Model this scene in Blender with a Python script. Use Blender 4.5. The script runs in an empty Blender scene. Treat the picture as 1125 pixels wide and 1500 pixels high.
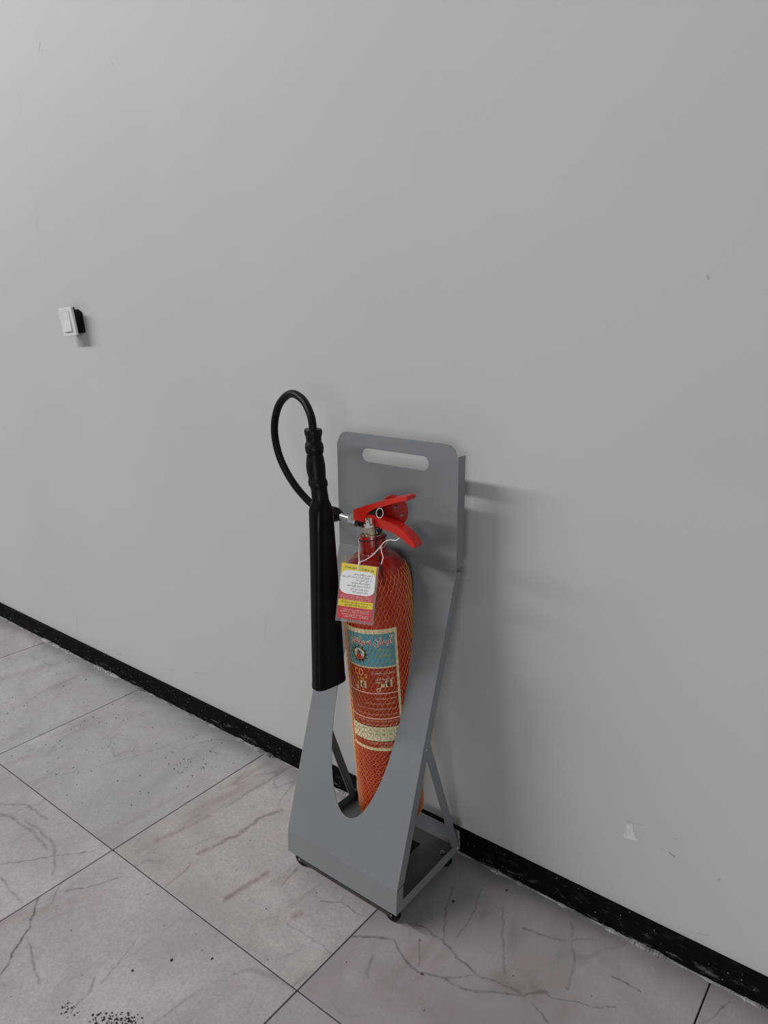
import bpy, bmesh, math, random
from mathutils import Vector, Matrix

random.seed(7)
S = bpy.context.scene
C = S.collection
PI = math.pi

# ------------------------------------------------------------------ camera
cam_d = bpy.data.cameras.new('camera')
cam_d.sensor_fit = 'VERTICAL'
cam_d.sensor_height = 36.0
cam_d.lens = 1073.46 / 1500.0 * 36.0
cam_d.clip_start = 0.01
cam = bpy.data.objects.new('camera', cam_d)
C.objects.link(cam)
yaw, pitch, roll = 0.66456, 0.2746, -0.00918
fw = Vector((-math.sin(yaw) * math.cos(pitch), math.cos(yaw) * math.cos(pitch), -math.sin(pitch)))
rt = fw.cross(Vector((0, 0, 1))).normalized()
up = rt.cross(fw)
r2 = math.cos(roll) * rt + math.sin(roll) * up
u2 = -math.sin(roll) * rt + math.cos(roll) * up
mw = Matrix((r2, u2, -fw)).transposed().to_4x4()
mw.translation = Vector((0.0, -1.23331, 1.21875))
cam.matrix_world = mw
S.camera = cam

# ------------------------------------------------------------------ world, lights, exposure
w = bpy.data.worlds.new('world')
S.world = w
w.use_nodes = True
w.node_tree.nodes['Background'].inputs[0].default_value = (0.97, 0.98, 1.0, 1)
w.node_tree.nodes['Background'].inputs[1].default_value = 0.14


def area(name, loc, target, sx, sy, power, col):
    d = bpy.data.lights.new(name, 'AREA')
    d.shape = 'RECTANGLE'
    d.size, d.size_y = sx, sy
    d.energy = power
    d.color = col
    o = bpy.data.objects.new(name, d)
    C.objects.link(o)
    o.location = loc
    f = (Vector(target) - Vector(loc)).normalized()
    x = Vector((1, 0, 0))
    x = (x - f * x.dot(f)).normalized()
    y = (-f).cross(x)
    m = Matrix((x, y, -f)).transposed().to_4x4()
    m.translation = Vector(loc)
    o.matrix_world = m
    return o


# long high window strip running parallel to the wall, far across the hall to the left
area('clerestory_light', (-5.8, -4.3, 5.45), (-1.4, 0.0, 1.0), 6.6, 0.28, 490, (1.0, 0.985, 0.95))
# daylight from a window low in the room behind and to the right of the camera
area('window_light', (2.0, -5.2, 1.45), (-1.4, 0.0, 0.9), 1.5, 1.3, 74, (0.93, 0.97, 1.0))

S.view_settings.view_transform = 'Standard'
S.view_settings.look = 'None'
S.view_settings.exposure = 0.0
S.view_settings.gamma = 1.0
S.view_settings.use_curve_mapping = False


# ------------------------------------------------------------------ node helpers
class NT:
    def __init__(self, name):
        self.m = bpy.data.materials.new(name)
        self.m.use_nodes = True
        self.t = self.m.node_tree
        self.bsdf = self.t.nodes['Principled BSDF']

    def n(self, typ, **kw):
        x = self.t.nodes.new(typ)
        for k, v in kw.items():
            setattr(x, k, v)
        return x

    def put(self, sock, v):
        if v is None:
            return
        if isinstance(v, bpy.types.NodeSocket):
            self.t.links.new(v, sock)
        else:
            sock.default_value = v

    def math(self, op, a, b=None, clamp=False):
        x = self.n('ShaderNodeMath', operation=op, use_clamp=clamp)
        self.put(x.inputs[0], a)
        if b is not None:
            self.put(x.inputs[1], b)
        return x.outputs[0]

    def vec(self, op, a, b=None, scale=None):
        x = self.n('ShaderNodeVectorMath', operation=op)
        self.put(x.inputs[0], a)
        if b is not None:
            self.put(x.inputs[1], b)
        if scale is not None:
            self.put(x.inputs['Scale'], scale)
        return x.outputs['Value'] if op in ('LENGTH', 'DOT_PRODUCT', 'DISTANCE') else x.outputs['Vector']

    def noise(self, vec, scale, detail=3, rough=0.5, dist=0.0, color=False):
        x = self.n('ShaderNodeTexNoise')
        if vec is not None:
            self.put(x.inputs['Vector'], vec)
        x.inputs['Scale'].default_value = scale
        x.inputs['Detail'].default_value = detail
        x.inputs['Roughness'].default_value = rough
        x.inputs['Distortion'].default_value = dist
        return x.outputs['Color'] if color else x.outputs['Fac']

    def ramp(self, fac, a, b, lo=0.0, hi=1.0):
        x = self.n('ShaderNodeMapRange')
        x.interpolation_type = 'SMOOTHSTEP'
        self.put(x.inputs[0], fac)
        x.inputs[1].default_value = a
        x.inputs[2].default_value = b
        x.inputs[3].default_value = lo
        x.inputs[4].default_value = hi
        return x.outputs[0]

    def mix(self, fac, a, b, mode='MIX'):
        x = self.n('ShaderNodeMix', data_type='RGBA', blend_type=mode)
        self.put(x.inputs[0], fac)
        self.put(x.inputs[6], a)
        self.put(x.inputs[7], b)
        return x.outputs[2]

    def bump(self, h, strength, dist=0.001):
        x = self.n('ShaderNodeBump')
        x.inputs['Strength'].default_value = strength
        x.inputs['Distance'].default_value = dist
        self.put(x.inputs['Height'], h)
        self.put(self.bsdf.inputs['Normal'], x.outputs[0])

    def set(self, **kw):
        for k, v in kw.items():
            self.put(self.bsdf.inputs[k], v)
        return self

    def seg_mask(self, p, a, b, width):
        """soft line mask between 2 points in the plane of p (vector socket)"""
        ax, ay = a
        bx, by = b
        d = (bx - ax, by - ay, 0.0)
        l2 = d[0] ** 2 + d[1] ** 2 + 1e-9
        pa = self.vec('SUBTRACT', p, (ax, ay, 0.0))
        h = self.vec('DOT_PRODUCT', pa, (d[0] / l2, d[1] / l2, 0.0))
        h = self.math('ADD', h, 0.0, clamp=True)
        sc = self.vec('SCALE', d, scale=h)
        dist = self.vec('DISTANCE', pa, sc)
        return self.math('MULTIPLY_ADD', dist, -1.0 / width) if False else self.ramp(dist, 0.0, width, 1.0, 0.0)


def rgb(r, g, b):
    """sRGB 0-255 -> linear"""
    def f(c):
        c /= 255.0
        return c / 12.92 if c <= 0.04045 else ((c + 0.055) / 1.055) ** 2.4
    return (f(r), f(g), f(b), 1.0)


def simple(name, col, rough=0.5, metal=0.0, var=0.12, scale=40, bump=0.0, spec=0.5, coat=0.0):
    m = NT(name)
    tc = m.n('ShaderNodeTexCoord').outputs['Object']
    nz = m.noise(tc, scale, 4, 0.6)
    dark = tuple(c * (1 - var) for c in col[:3]) + (1,)
    lite = tuple(min(1, c * (1 + var)) for c in col[:3]) + (1,)
    c = m.mix(m.ramp(nz, 0.3, 0.7), dark, lite)
    m.set(**{'Base Color': c, 'Roughness': m.ramp(nz, 0.2, 0.8, max(0, rough - 0.06), min(1, rough + 0.06)),
             'Metallic': metal, 'Specular IOR Level': spec, 'Coat Weight': coat})
    if bump:
        m.bump(nz, bump)
    return m.m


# ------------------------------------------------------------------ materials
SCUFFS = [
    (1.5, 0.4, [(-0.376, 0.253), (-0.347, 0.258)]), (2, 0.3, [(-0.308, 0.224), (-0.299, 0.224)]),
    (3, 0.8, [(-0.292, 0.224), (-0.283, 0.221)]), (2, 0.7, [(-0.204, 0.209), (-0.201, 0.213)]),
    (2, 0.4, [(-0.228, 0.076), (-0.207, 0.084)]), (2, 0.3, [(-0.289, 0.258), (-0.281, 0.26)]),
    (4, 0.5, [(-2.16, 1.925), (-2.169, 1.907)]), (2, 0.5, [(-1.832, 1.819), (-1.824, 1.813)]),
    (3, 0.5, [(-0.333, 1.258), (-0.331, 1.254)]), (2, 0.35, [(-1.707, 0.145), (-1.641, 0.162)]),
    (2, 0.3, [(-1.866, 0.111), (-1.802, 0.117)]), (4, 0.2, [(-2.372, 0.162), (-2.379, 0.094)]),
    (2, 0.4, [(-2.139, 0.079), (-2.106, 0.084)]), (3, 0.15, [(-1.37, 0.425), (-1.381, 0.352)]),
    (2, 0.14, [(-2.308, 1.854), (-2.296, 1.463)]), (2, 0.12, [(-2.296, 1.463), (-2.337, 0.988)]),
]
VEINS = [
    (0, 2, 0.35, [(-1.794, -0.481), (-1.721, -0.358), (-1.681, -0.264), (-1.623, -0.093), (-1.587, -0.02)]),
    (1, 9, 0.35, [(-1.334, -0.413), (-1.317, -0.346), (-1.306, -0.288)]),
    (1, 8, 0.6, [(-1.225, -0.386), (-1.209, -0.335), (-1.198, -0.286), (-1.201, -0.221), (-1.179, -0.159)]),
    (0, 6, 0.35, [(-1.301, -0.232), (-1.294, -0.116), (-1.288, -0.021)]),
    (1, 11, 0.55, [(-1.065, -0.433), (-1.058, -0.385), (-1.047, -0.33)]),
    (1, 12, 0.5, [(-0.919, -0.381), (-0.913, -0.363)]),
    (1, 5, 0.4, [(-1.198, -0.496), (-1.207, -0.416)]),
    (1, 4, 0.5, [(-0.999, -0.335), (-1.005, -0.278)]),
    (0, 4, 0.7, [(-1.251, -0.825), (-1.297, -0.776), (-1.321, -0.737), (-1.358, -0.703), (-1.392, -0.674)]),
    (0, 4, 0.4, [(-1.308, -0.743), (-1.226, -0.769), (-1.183, -0.78)]),
    (0, 4, 0.5, [(-1.358, -0.63), (-1.33, -0.592), (-1.299, -0.538)]),
    (0, 2, 0.4, [(-1.091, -0.713), (-1.106, -0.669), (-1.128, -0.618)]),
    (0, 4, 0.4, [(-1.082, -0.773), (-1.089, -0.737), (-1.112, -0.711)]),
    (0, 3, 0.5, [(-1.554, -0.681), (-1.517, -0.637), (-1.48, -0.592), (-1.424, -0.522)]),
    (0, 6, 0.35, [(-1.655, -0.567), (-1.509, -0.575), (-1.432, -0.624)]),
    (0, 5, 0.4, [(-1.506, -0.701), (-1.403, -0.701)]),
    (0, 5, 0.4, [(-1.768, -0.581), (-1.706, -0.541), (-1.617, -0.531)]),
    (0, 6, 0.4, [(-1.73, -0.598), (-1.677, -0.583), (-1.596, -0.583), (-1.516, -0.592)]),
    (0, 3, 0.5, [(-1.349, -0.669), (-1.388, -0.626)]),
    (0, 4, 0.6, [(-0.786, -0.344), (-0.718, -0.304), (-0.675, -0.321), (-0.633, -0.333), (-0.588, -0.317),
                 (-0.528, -0.303), (-0.46, -0.251), (-0.422, -0.225)]),
    (0, 4, 0.55, [(-0.701, -0.244), (-0.641, -0.237), (-0.593, -0.258), (-0.538, -0.269), (-0.462, -0.248)]),
    (1, 4, 0.5, [(-0.695, -0.112), (-0.665, -0.187), (-0.637, -0.234)]),
    (0, 2.5, 0.5, [(-0.644, -0.08), (-0.626, -0.141), (-0.621, -0.215)]),
    (0, 4, 0.35, [(-0.581, -0.097), (-0.503, -0.233)]),
    (0, 2.5, 0.6, [(-0.444, -0.254), (-0.392, -0.272)]),
    (0, 2.5, 0.5, [(-0.899, -0.313), (-0.853, -0.287), (-0.802, -0.285)]),
    (0, 2, 0.3, [(-0.914, -0.401), (-0.837, -0.395), (-0.795, -0.399)]),
    (0, 3, 0.4, [(-0.588, -0.317), (-0.536, -0.262)]),
    (0, 3, 0.4, [(-0.68, -0.267), (-0.642, -0.322)]),
    (0, 3, 0.8, [(-0.337, -0.112), (-0.286, -0.11)]),
    (0, 4, 0.4, [(-0.522, -0.119), (-0.464, -0.099), (-0.4, -0.058)]),
    (0, 4, 0.35, [(-0.455, -0.044), (-0.412, -0.128), (-0.395, -0.19)]),
    (0, 2.5, 0.5, [(-0.457, -0.244), (-0.363, -0.206), (-0.309, -0.171)]),
    (0, 3, 0.5, [(-0.151, -0.036), (-0.18, -0.109)]),
    (0, 18, 0.25, [(-0.565, -0.024), (-0.482, -0.022), (-0.366, -0.024)]),
    (1, 40, 0.4, [(-0.494, -0.248), (-0.453, -0.231)]),
    (1, 60, 0.18, [(-0.675, -0.39), (-0.563, -0.374)]),
    (0, 5, 0.4, [(-0.727, -0.355), (-0.704, -0.395)]),
]


def make_wall_mat():
    m = NT('painted_plaster')
    pos = m.n('ShaderNodeNewGeometry').outputs['Position']
    sep = m.n('ShaderNodeSeparateXYZ')
    m.put(sep.inputs[0], pos)
    cmb = m.n('ShaderNodeCombineXYZ')
    m.put(cmb.inputs[0], sep.outputs[0])
    m.put(cmb.inputs[1], sep.outputs[2])
    p = cmb.outputs[0]
    big = m.noise(pos, 1.3, 3, 0.5)
    col = m.mix(m.ramp(big, 0.35, 0.65), (0.458, 0.478, 0.468, 1), (0.490, 0.481, 0.490, 1))
    wob = m.vec('SCALE', m.vec('SUBTRACT', m.noise(pos, 60, 2, color=True), (0.5, 0.5, 0.5)), scale=0.006)
    pd = m.vec('ADD', p, wob)
    acc = None
    for wd, st, pts in SCUFFS:
        for a, b in zip(pts, pts[1:]):
            k = m.math('MULTIPLY', m.seg_mask(pd, a, b, wd / 1000), st)
            acc = k if acc is None else m.math('MAXIMUM', acc, k)
    col = m.mix(acc, col, (0.16, 0.15, 0.14, 1))
    # fine random specks of dirt
    v = m.n('ShaderNodeTexVoronoi')
    m.put(v.inputs['Vector'], p)
    v.inputs['Scale'].default_value = 5.0
    sp = m.ramp(v.outputs['Distance'], 0.004, 0.012, 0.5, 0.0)
    col = m.mix(sp, col, (0.3, 0.29, 0.28, 1))
    m.set(**{'Base Color': col, 'Roughness': 0.62, 'Specular IOR Level': 0.3})
    fine = m.noise(pos, 220, 3, 0.6)
    roll_ = m.noise(pos, 14, 3, 0.5)
    m.bump(m.math('ADD', m.math('MULTIPLY', fine, 0.25), roll_), 0.12, 0.002)
    return m.m


def make_tile_mat(segs):
    m = NT('polished_marble')
    pos = m.n('ShaderNodeNewGeometry').outputs['Position']
    oi = m.n('ShaderNodeObjectInfo')
    off = m.n('ShaderNodeCombineXYZ')
    m.put(off.inputs[2], m.math('MULTIPLY', oi.outputs['Random'], 37.0))
    q = m.vec('ADD', pos, off.outputs[0])
    wobc = m.vec('SUBTRACT', m.noise(pos, 14, 4, 0.65, color=True), (0.5, 0.5, 0.5))
    cl = m.noise(q, 3.2, 5, 0.62, 0.8)
    col = m.mix(m.ramp(cl, 0.3, 0.72), (0.40, 0.375, 0.38, 1), (0.55, 0.52, 0.53, 1))
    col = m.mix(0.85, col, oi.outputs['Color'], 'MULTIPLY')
    fine = m.noise(q, 55, 5, 0.7)
    col = m.mix(m.ramp(fine, 0.3, 0.7, 0.0, 0.22), col, (0.30, 0.28, 0.285, 1))
    pink = m.noise(q, 7, 3, 0.6)
    col = m.mix(m.ramp(pink, 0.58, 0.75, 0.0, 0.35), col, (0.36, 0.29, 0.275, 1))
    grain = m.noise(q, 190, 3, 0.7)
    col = m.mix(m.ramp(grain, 0.35, 0.7, 0.0, 0.38), col, (0.26, 0.245, 0.245, 1))
    streak = m.noise(m.vec('MULTIPLY', q, (9.0, 2.2, 1.0)), 1.0, 5, 0.65, 0.4)
    col = m.mix(m.ramp(streak, 0.54, 0.70, 0.0, 0.6), col, (0.27, 0.235, 0.22, 1))
    # grime along the foot of the wall, with the wall's shadow painted in
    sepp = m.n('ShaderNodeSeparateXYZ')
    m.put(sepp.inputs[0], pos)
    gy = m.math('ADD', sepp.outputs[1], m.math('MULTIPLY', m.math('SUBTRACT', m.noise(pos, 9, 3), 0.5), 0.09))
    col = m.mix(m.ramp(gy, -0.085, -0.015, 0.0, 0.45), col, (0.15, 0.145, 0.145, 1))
    # thin natural veins: iso lines of a warped noise
    nv = m.noise(m.vec('MULTIPLY', q, (1.6, 0.9, 1)), 1.7, 3, 0.5, 0.5)
    iso = m.math('ABSOLUTE', m.math('SUBTRACT', nv, 0.5))
    brk = m.ramp(m.noise(q, 5, 2), 0.45, 0.62)
    vein = m.math('MULTIPLY', m.ramp(iso, 0.0, 0.010, 0.35, 0.0), brk)
    col = m.mix(vein, col, (0.17, 0.155, 0.155, 1))
    nv2 = m.noise(m.vec('ADD', q, (5.3, 2.2, 9.1)), 2.6, 3, 0.5, 0.3)
    iso2 = m.math('ABSOLUTE', m.math('SUBTRACT', nv2, 0.5))
    vein2 = m.math('MULTIPLY', m.ramp(iso2, 0.0, 0.007, 0.3, 0.0), m.ramp(m.noise(q, 9, 2), 0.5, 0.66))
    col = m.mix(vein2, col, (0.2, 0.175, 0.17, 1))
    # the veins and cracks seen in this floor
    pd = m.vec('MULTIPLY', m.vec('ADD', pos, m.vec('SCALE', wobc, scale=0.035)), (1, 1, 0))
    mott = m.ramp(m.noise(pos, 38, 4, 0.7), 0.3, 0.62, 0.25, 1.0)
    accs = [None, None]
    for kind, wd, st, a, b in sorted(segs):
        k = m.math('MULTIPLY', m.seg_mask(pd, a, b, wd * 0.0011), min(1.0, st * 1.35))
        accs[kind] = k if accs[kind] is None else m.math('MAXIMUM', accs[kind], k)
    if accs[0] is not None:
        col = m.mix(m.math('MULTIPLY', accs[0], mott), col, (0.10, 0.095, 0.095, 1))
    if accs[1] is not None:
        col = m.mix(m.math('MULTIPLY', accs[1], mott), col, (0.19, 0.145, 0.125, 1))
    # pits and trodden specks
    v = m.n('ShaderNodeTexVoronoi')
    m.put(v.inputs['Vector'], m.vec('MULTIPLY', pos, (1, 1, 0)))
    v.inputs['Scale'].default_value = 26.0
    spk = m.math('MULTIPLY', m.ramp(v.outputs['Distance'], 0.02, 0.07, 0.75, 0.0), m.ramp(m.noise(pos, 3.1, 2), 0.47, 0.6))
    col = m.mix(spk, col, (0.06, 0.055, 0.055, 1))
    m.set(**{'Base Color': col, 'Roughness': m.ramp(fine, 0.25, 0.75, 0.34, 0.52), 'Specular IOR Level': 0.35})
    m.bump(fine, 0.05, 0.001)
    return m.m


def make_skirting_mat():
    m = NT('black_stone_skirting')
    pos = m.n('ShaderNodeNewGeometry').outputs['Position']
    sep = m.n('ShaderNodeSeparateXYZ')
    m.put(sep.inputs[0], pos)
    nz = m.noise(m.vec('MULTIPLY', pos, (1, 1, 3)), 28, 6, 0.72)
    low = m.ramp(sep.outputs[2], 0.004, 0.040, 1.0, 0.15)
    dirt = m.math('MULTIPLY', m.ramp(nz, 0.54, 0.72, 0, 0.8), low)
    col = m.mix(dirt, (0.003, 0.0035, 0.0035, 1), (0.17, 0.17, 0.165, 1))
    v = m.n('ShaderNodeTexVoronoi')
    m.put(v.inputs['Vector'], pos)
    v.inputs['Scale'].default_value = 70
    col = m.mix(m.ramp(v.outputs['Distance'], 0.05, 0.12, 0.6, 0), col, (0.35, 0.35, 0.34, 1))
    m.set(**{'Base Color': col, 'Roughness': m.ramp(nz, 0.4, 0.65, 0.55, 0.9), 'Specular IOR Level': 0.06})
    return m.m


def make_grey_paint():
    m = NT('grey_powder_coat')
    tc = m.n('ShaderNodeTexCoord').outputs['Object']
    nz = m.noise(tc, 6, 3, 0.5)
    fine = m.noise(tc, 400, 2, 0.5)
    col = m.mix(m.ramp(nz, 0.3, 0.7), (0.185, 0.200, 0.213, 1), (0.197, 0.212, 0.225, 1))
    m.set(**{'Base Color': col, 'Roughness': 0.36, 'Metallic': 0.0, 'Specular IOR Level': 0.5})
    m.bump(fine, 0.04, 0.0004)
    return m.m


M = {
    'wall': make_wall_mat(), 'skirt': make_skirting_mat(), 'grey': make_grey_paint(),
    'grout': simple('dark_grout', (0.035, 0.028, 0.024, 1), 0.9, 0, 0.4, 60),
    'plaster': simple('plaster_crumbs', (0.27, 0.26, 0.255, 1), 0.9, 0, 0.65, 18, 0.4),
    'chip': simple('bare_plaster', (0.56, 0.575, 0.54, 1), 0.8, 0, 0.06, 90, 0.2),
    'crumb': simple('dark_crumbs', (0.03, 0.027, 0.025, 1), 0.9, 0, 0.3, 50),
    'red': simple('red_enamel', (0.34, 0.010, 0.004, 1), 0.28, 0, 0.06, 20, coat=0.2),
    'redh': simple('red_handle_paint', (0.56, 0.016, 0.008, 1), 0.30, 0, 0.06, 30, coat=0.3),
    'brass': simple('nickel_brass', (0.60, 0.53, 0.42, 1), 0.26, 0.95, 0.2, 60),
    'steel': simple('zinc_steel', (0.33, 0.35, 0.34, 1), 0.42, 0.85, 0.2, 80),
    'traygrey': simple('dark_tray_grey', (0.075, 0.078, 0.08, 1), 0.5, 0, 0.35, 14),  # darker grey than the rest of the stand
    'darksteel': simple('dark_rail_steel', (0.045, 0.042, 0.038, 1), 0.6, 0.2, 0.3, 30),
    'blackp': simple('black_horn_plastic', (0.0030, 0.0042, 0.0040, 1), 0.30, 0, 0.2, 25, spec=0.14),
    'rubber': simple('black_rubber', (0.0045, 0.0045, 0.005, 1), 0.42, 0, 0.4, 120, 0.15, spec=0.16),
    'wheel': simple('black_wheel_rubber', (0.006, 0.006, 0.006, 1), 0.6, 0, 0.2, 50, spec=0.2),
    'white': simple('white_plastic', (0.66, 0.67, 0.66, 1), 0.32, 0, 0.03, 20),
    'blackbox': simple('black_module_plastic', (0.004, 0.004, 0.004, 1), 0.5, 0, 0.2, 60, spec=0.15),
    'string': simple('white_string', (0.86, 0.80, 0.78, 1), 0.7, 0, 0.08, 300, 0.3),
    'net': simple('orange_net', (0.76, 0.30, 0.045, 1), 0.5, 0, 0.12, 60),
    'yellownet': simple('yellow_net', (0.72, 0.50, 0.03, 1), 0.5, 0, 0.12, 60),
    'cream': simple('cream_print', (0.70, 0.64, 0.40, 1), 0.4, 0, 0.06, 40),
    'palegreen': simple('pale_table_print', (0.62, 0.66, 0.44, 1), 0.4, 0, 0.06, 40),
    'blue': simple('blue_print', (0.055, 0.29, 0.36, 1), 0.4, 0, 0.08, 40),
    'labred': simple('red_print', (0.30, 0.014, 0.007, 1), 0.4, 0, 0.06, 40),
    'titlered': simple('title_red_print', (0.36, 0.02, 0.025, 1), 0.4, 0, 0.06, 40),
    'wprint': simple('white_print', (0.88, 0.82, 0.78, 1), 0.4, 0, 0.03, 40),
    'pinkprint': simple('pale_line_print', (0.92, 0.62, 0.52, 1), 0.4, 0, 0.05, 40),
    'oprint': simple('orange_print', (1.0, 0.50, 0.12, 1), 0.4, 0, 0.05, 40),
    'gprint': simple('olive_print', (0.42, 0.45, 0.03, 1), 0.4, 0, 0.05, 40),
    'kprint': simple('black_print', (0.012, 0.014, 0.014, 1), 0.4, 0, 0.1, 40),
    'yprint': simple('yellow_print', (0.86, 0.66, 0.012, 1), 0.32, 0, 0.03, 40),
    'tagred': simple('crimson_print', (0.62, 0.028, 0.045, 1), 0.32, 0, 0.04, 40),
    'tagwhite': simple('tag_white_print', (0.93, 0.92, 0.95, 1), 0.32, 0, 0.02, 40),
    'cabletie': simple('black_cable_tie', (0.012, 0.01, 0.01, 1), 0.4, 0, 0.1, 50),
    'shade': simple('rocker_grey', (0.42, 0.43, 0.42, 1), 0.4, 0, 0.05, 30),
    'lamin': None,
}


def make_laminate():
    m = NT('laminate_film')
    tc = m.n('ShaderNodeTexCoord').outputs['Object']
    nz = m.noise(tc, 30, 2)
    m.set(**{'Base Color': m.mix(nz, (0.55, 0.5, 0.5, 1), (0.65, 0.6, 0.6, 1)), 'Roughness': 0.15,
             'Transmission Weight': 0.0, 'Alpha': 0.22})
    return m.m


M['lamin'] = make_laminate()


# ------------------------------------------------------------------ mesh helpers
def link(name, me, mat, parent=None, smooth=False, loc=None):
    o = bpy.data.objects.new(name, me)
    C.objects.link(o)
    if mat is not None:
        me.materials.append(mat)
    if smooth:
        for p in me.polygons:
            p.use_smooth = True
    if parent is not None:
        o.parent = parent
    if loc is not None:
        o.location = loc
    return o


def bm_obj(name, bm, mat, parent=None, smooth=False, sharp=None, loc=None):
    bmesh.ops.recalc_face_normals(bm, faces=bm.faces[:])
    me = bpy.data.meshes.new(name)
    bm.to_mesh(me)
    bm.free()
    o = link(name, me, mat, parent, smooth or sharp is not None, loc)
    if sharp is not None:
        me.set_sharp_from_angle(angle=math.radians(sharp))
    return o


def box(bm, lo, hi, bevel=0.0, mat=None):
    r = bmesh.ops.create_cube(bm, size=1.0)
    vs = r['verts']
    for v in vs:
        v.co = Vector([lo[i] + (v.co[i] + 0.5) * (hi[i] - lo[i]) for i in range(3)])
    if mat is not None:
        for v in vs:
            v.co = mat @ v.co
    if bevel:
        es = list({e for v in vs for e in v.link_edges})
        bmesh.ops.bevel(bm, geom=es, offset=bevel, segments=2, affect='EDGES', profile=0.5)


def frames(pts):
    pts = [Vector(p) for p in pts]
    n = len(pts)
    T = []
    for i in range(n):
        a = pts[max(0, i - 1)]
        b = pts[min(n - 1, i + 1)]
        T.append((b - a).normalized())
    x = T[0].orthogonal().normalized()
    out = []
    for i in range(n):
        x = (x - T[i] * x.dot(T[i])).normalized()
        out.append((pts[i], x, T[i].cross(x)))
    return out


def tube(bm, pts, rad, segs=8, caps=True):
    fr = frames(pts)
    rings = []
    for i, (p, x, y) in enumerate(fr):
        r = rad[i] if isinstance(rad, (list, tuple)) else rad
        rings.append([bm.verts.new(p + (x * math.cos(2 * PI * k / segs) + y * math.sin(2 * PI * k / segs)) * r) for k in range(segs)])
    for a, b in zip(rings, rings[1:]):
        for k in range(segs):
            bm.faces.new((a[k], a[(k + 1) % segs], b[(k + 1) % segs], b[k]))
    if caps:
        bm.faces.new(rings[0][::-1])
        bm.faces.new(rings[-1])


def smooth_path(pts, n):
    """Catmull-Rom through the points"""
    pts = [Vector(p) for p in pts]
    P = [2 * pts[0] - pts[1]] + pts + [2 * pts[-1] - pts[-2]]
    out = []
    for i in range(1, len(P) - 2):
        for k in range(n):
            t = k / n
            a, b, c, d = P[i - 1], P[i], P[i + 1], P[i + 2]
            out.append(0.5 * ((2 * b) + (c - a) * t + (2 * a - 5 * b + 4 * c - d) * t * t + (3 * b - a - 3 * c + d) * t ** 3))
    out.append(pts[-1])
    return out


def lathe(bm, prof, segs=48, mat=None):
    rings = []
    for r, z in prof:
        if r < 1e-6:
            rings.append([bm.verts.new((0, 0, z))])
        else:
            rings.append([bm.verts.new((r * math.cos(2 * PI * k / segs), r * math.sin(2 * PI * k / segs), z)) for k in range(segs)])
    for a, b in zip(rings, rings[1:]):
        for k in range(segs):
            j = (k + 1) % segs
            if len(a) == 1 and len(b) == 1:
                continue
            if len(a) == 1:
                bm.faces.new((a[0], b[j], b[k]))
            elif len(b) == 1:
                bm.faces.new((a[k], a[j], b[0]))
            else:
                bm.faces.new((a[k], a[j], b[j], b[k]))
    if mat is not None:
        for ring in rings:
            for v in ring:
                v.co = mat @ v.co


def plate(outline, holes, thick, bevel=0.0):
    """flat sheet with holes in local XY as a mesh"""
    cu = bpy.data.curves.new('outline', 'CURVE')
    cu.dimensions = '2D'
    cu.fill_mode = 'BOTH'
    cu.extrude = thick / 2 - bevel
    cu.bevel_depth = bevel
    cu.offset = -bevel
    cu.bevel_resolution = 1
    for poly in [outline] + holes:
        sp = cu.splines.new('POLY')
        sp.points.add(len(poly) - 1)
        for p, (x, y) in zip(sp.points, poly):
            p.co = (x, y, 0, 1)
        sp.use_cyclic_u = True
    o = bpy.data.objects.new('outline', cu)
    C.objects.link(o)
    bpy.context.view_layer.update()
    me = bpy.data.meshes.new_from_object(o.evaluated_get(bpy.context.evaluated_depsgraph_get()))
    bpy.data.objects.remove(o)
    bpy.data.curves.remove(cu)
    me.materials.clear()
    return me


def text_mesh(s, size, offset=0.0, shear=0.0, align='CENTER'):
    cu = bpy.data.curves.new('text', 'FONT')
    cu.body = s
    cu.size = size
    cu.offset = offset
    cu.shear = shear
    cu.resolution_u = 3
    cu.align_x = align
    cu.align_y = 'CENTER'
    o = bpy.data.objects.new('text', cu)
    C.objects.link(o)
    bpy.context.view_layer.update()
    me = bpy.data.meshes.new_from_object(o.evaluated_get(bpy.context.evaluated_depsgraph_get()))
    bpy.data.objects.remove(o)
    bpy.data.curves.remove(cu)
    me.materials.clear()
    return me


def fit_width(me, width, cx, cy, height=None):
    """scale a flat mesh to a width (and height) and centre it at cx, cy"""
    if not len(me.vertices):
        return me
    xs = [v.co.x for v in me.vertices]
    ys = [v.co.y for v in me.vertices]
    k = width / max(1e-6, max(xs) - min(xs))
    ky = k if height is None else height / max(1e-6, max(ys) - min(ys))
    mx, my = (max(xs) + min(xs)) / 2, (max(ys) + min(ys)) / 2
    for v in me.vertices:
        v.co = Vector(((v.co.x - mx) * k + cx, (v.co.y - my) * ky + cy, 0))
    return me


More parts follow.
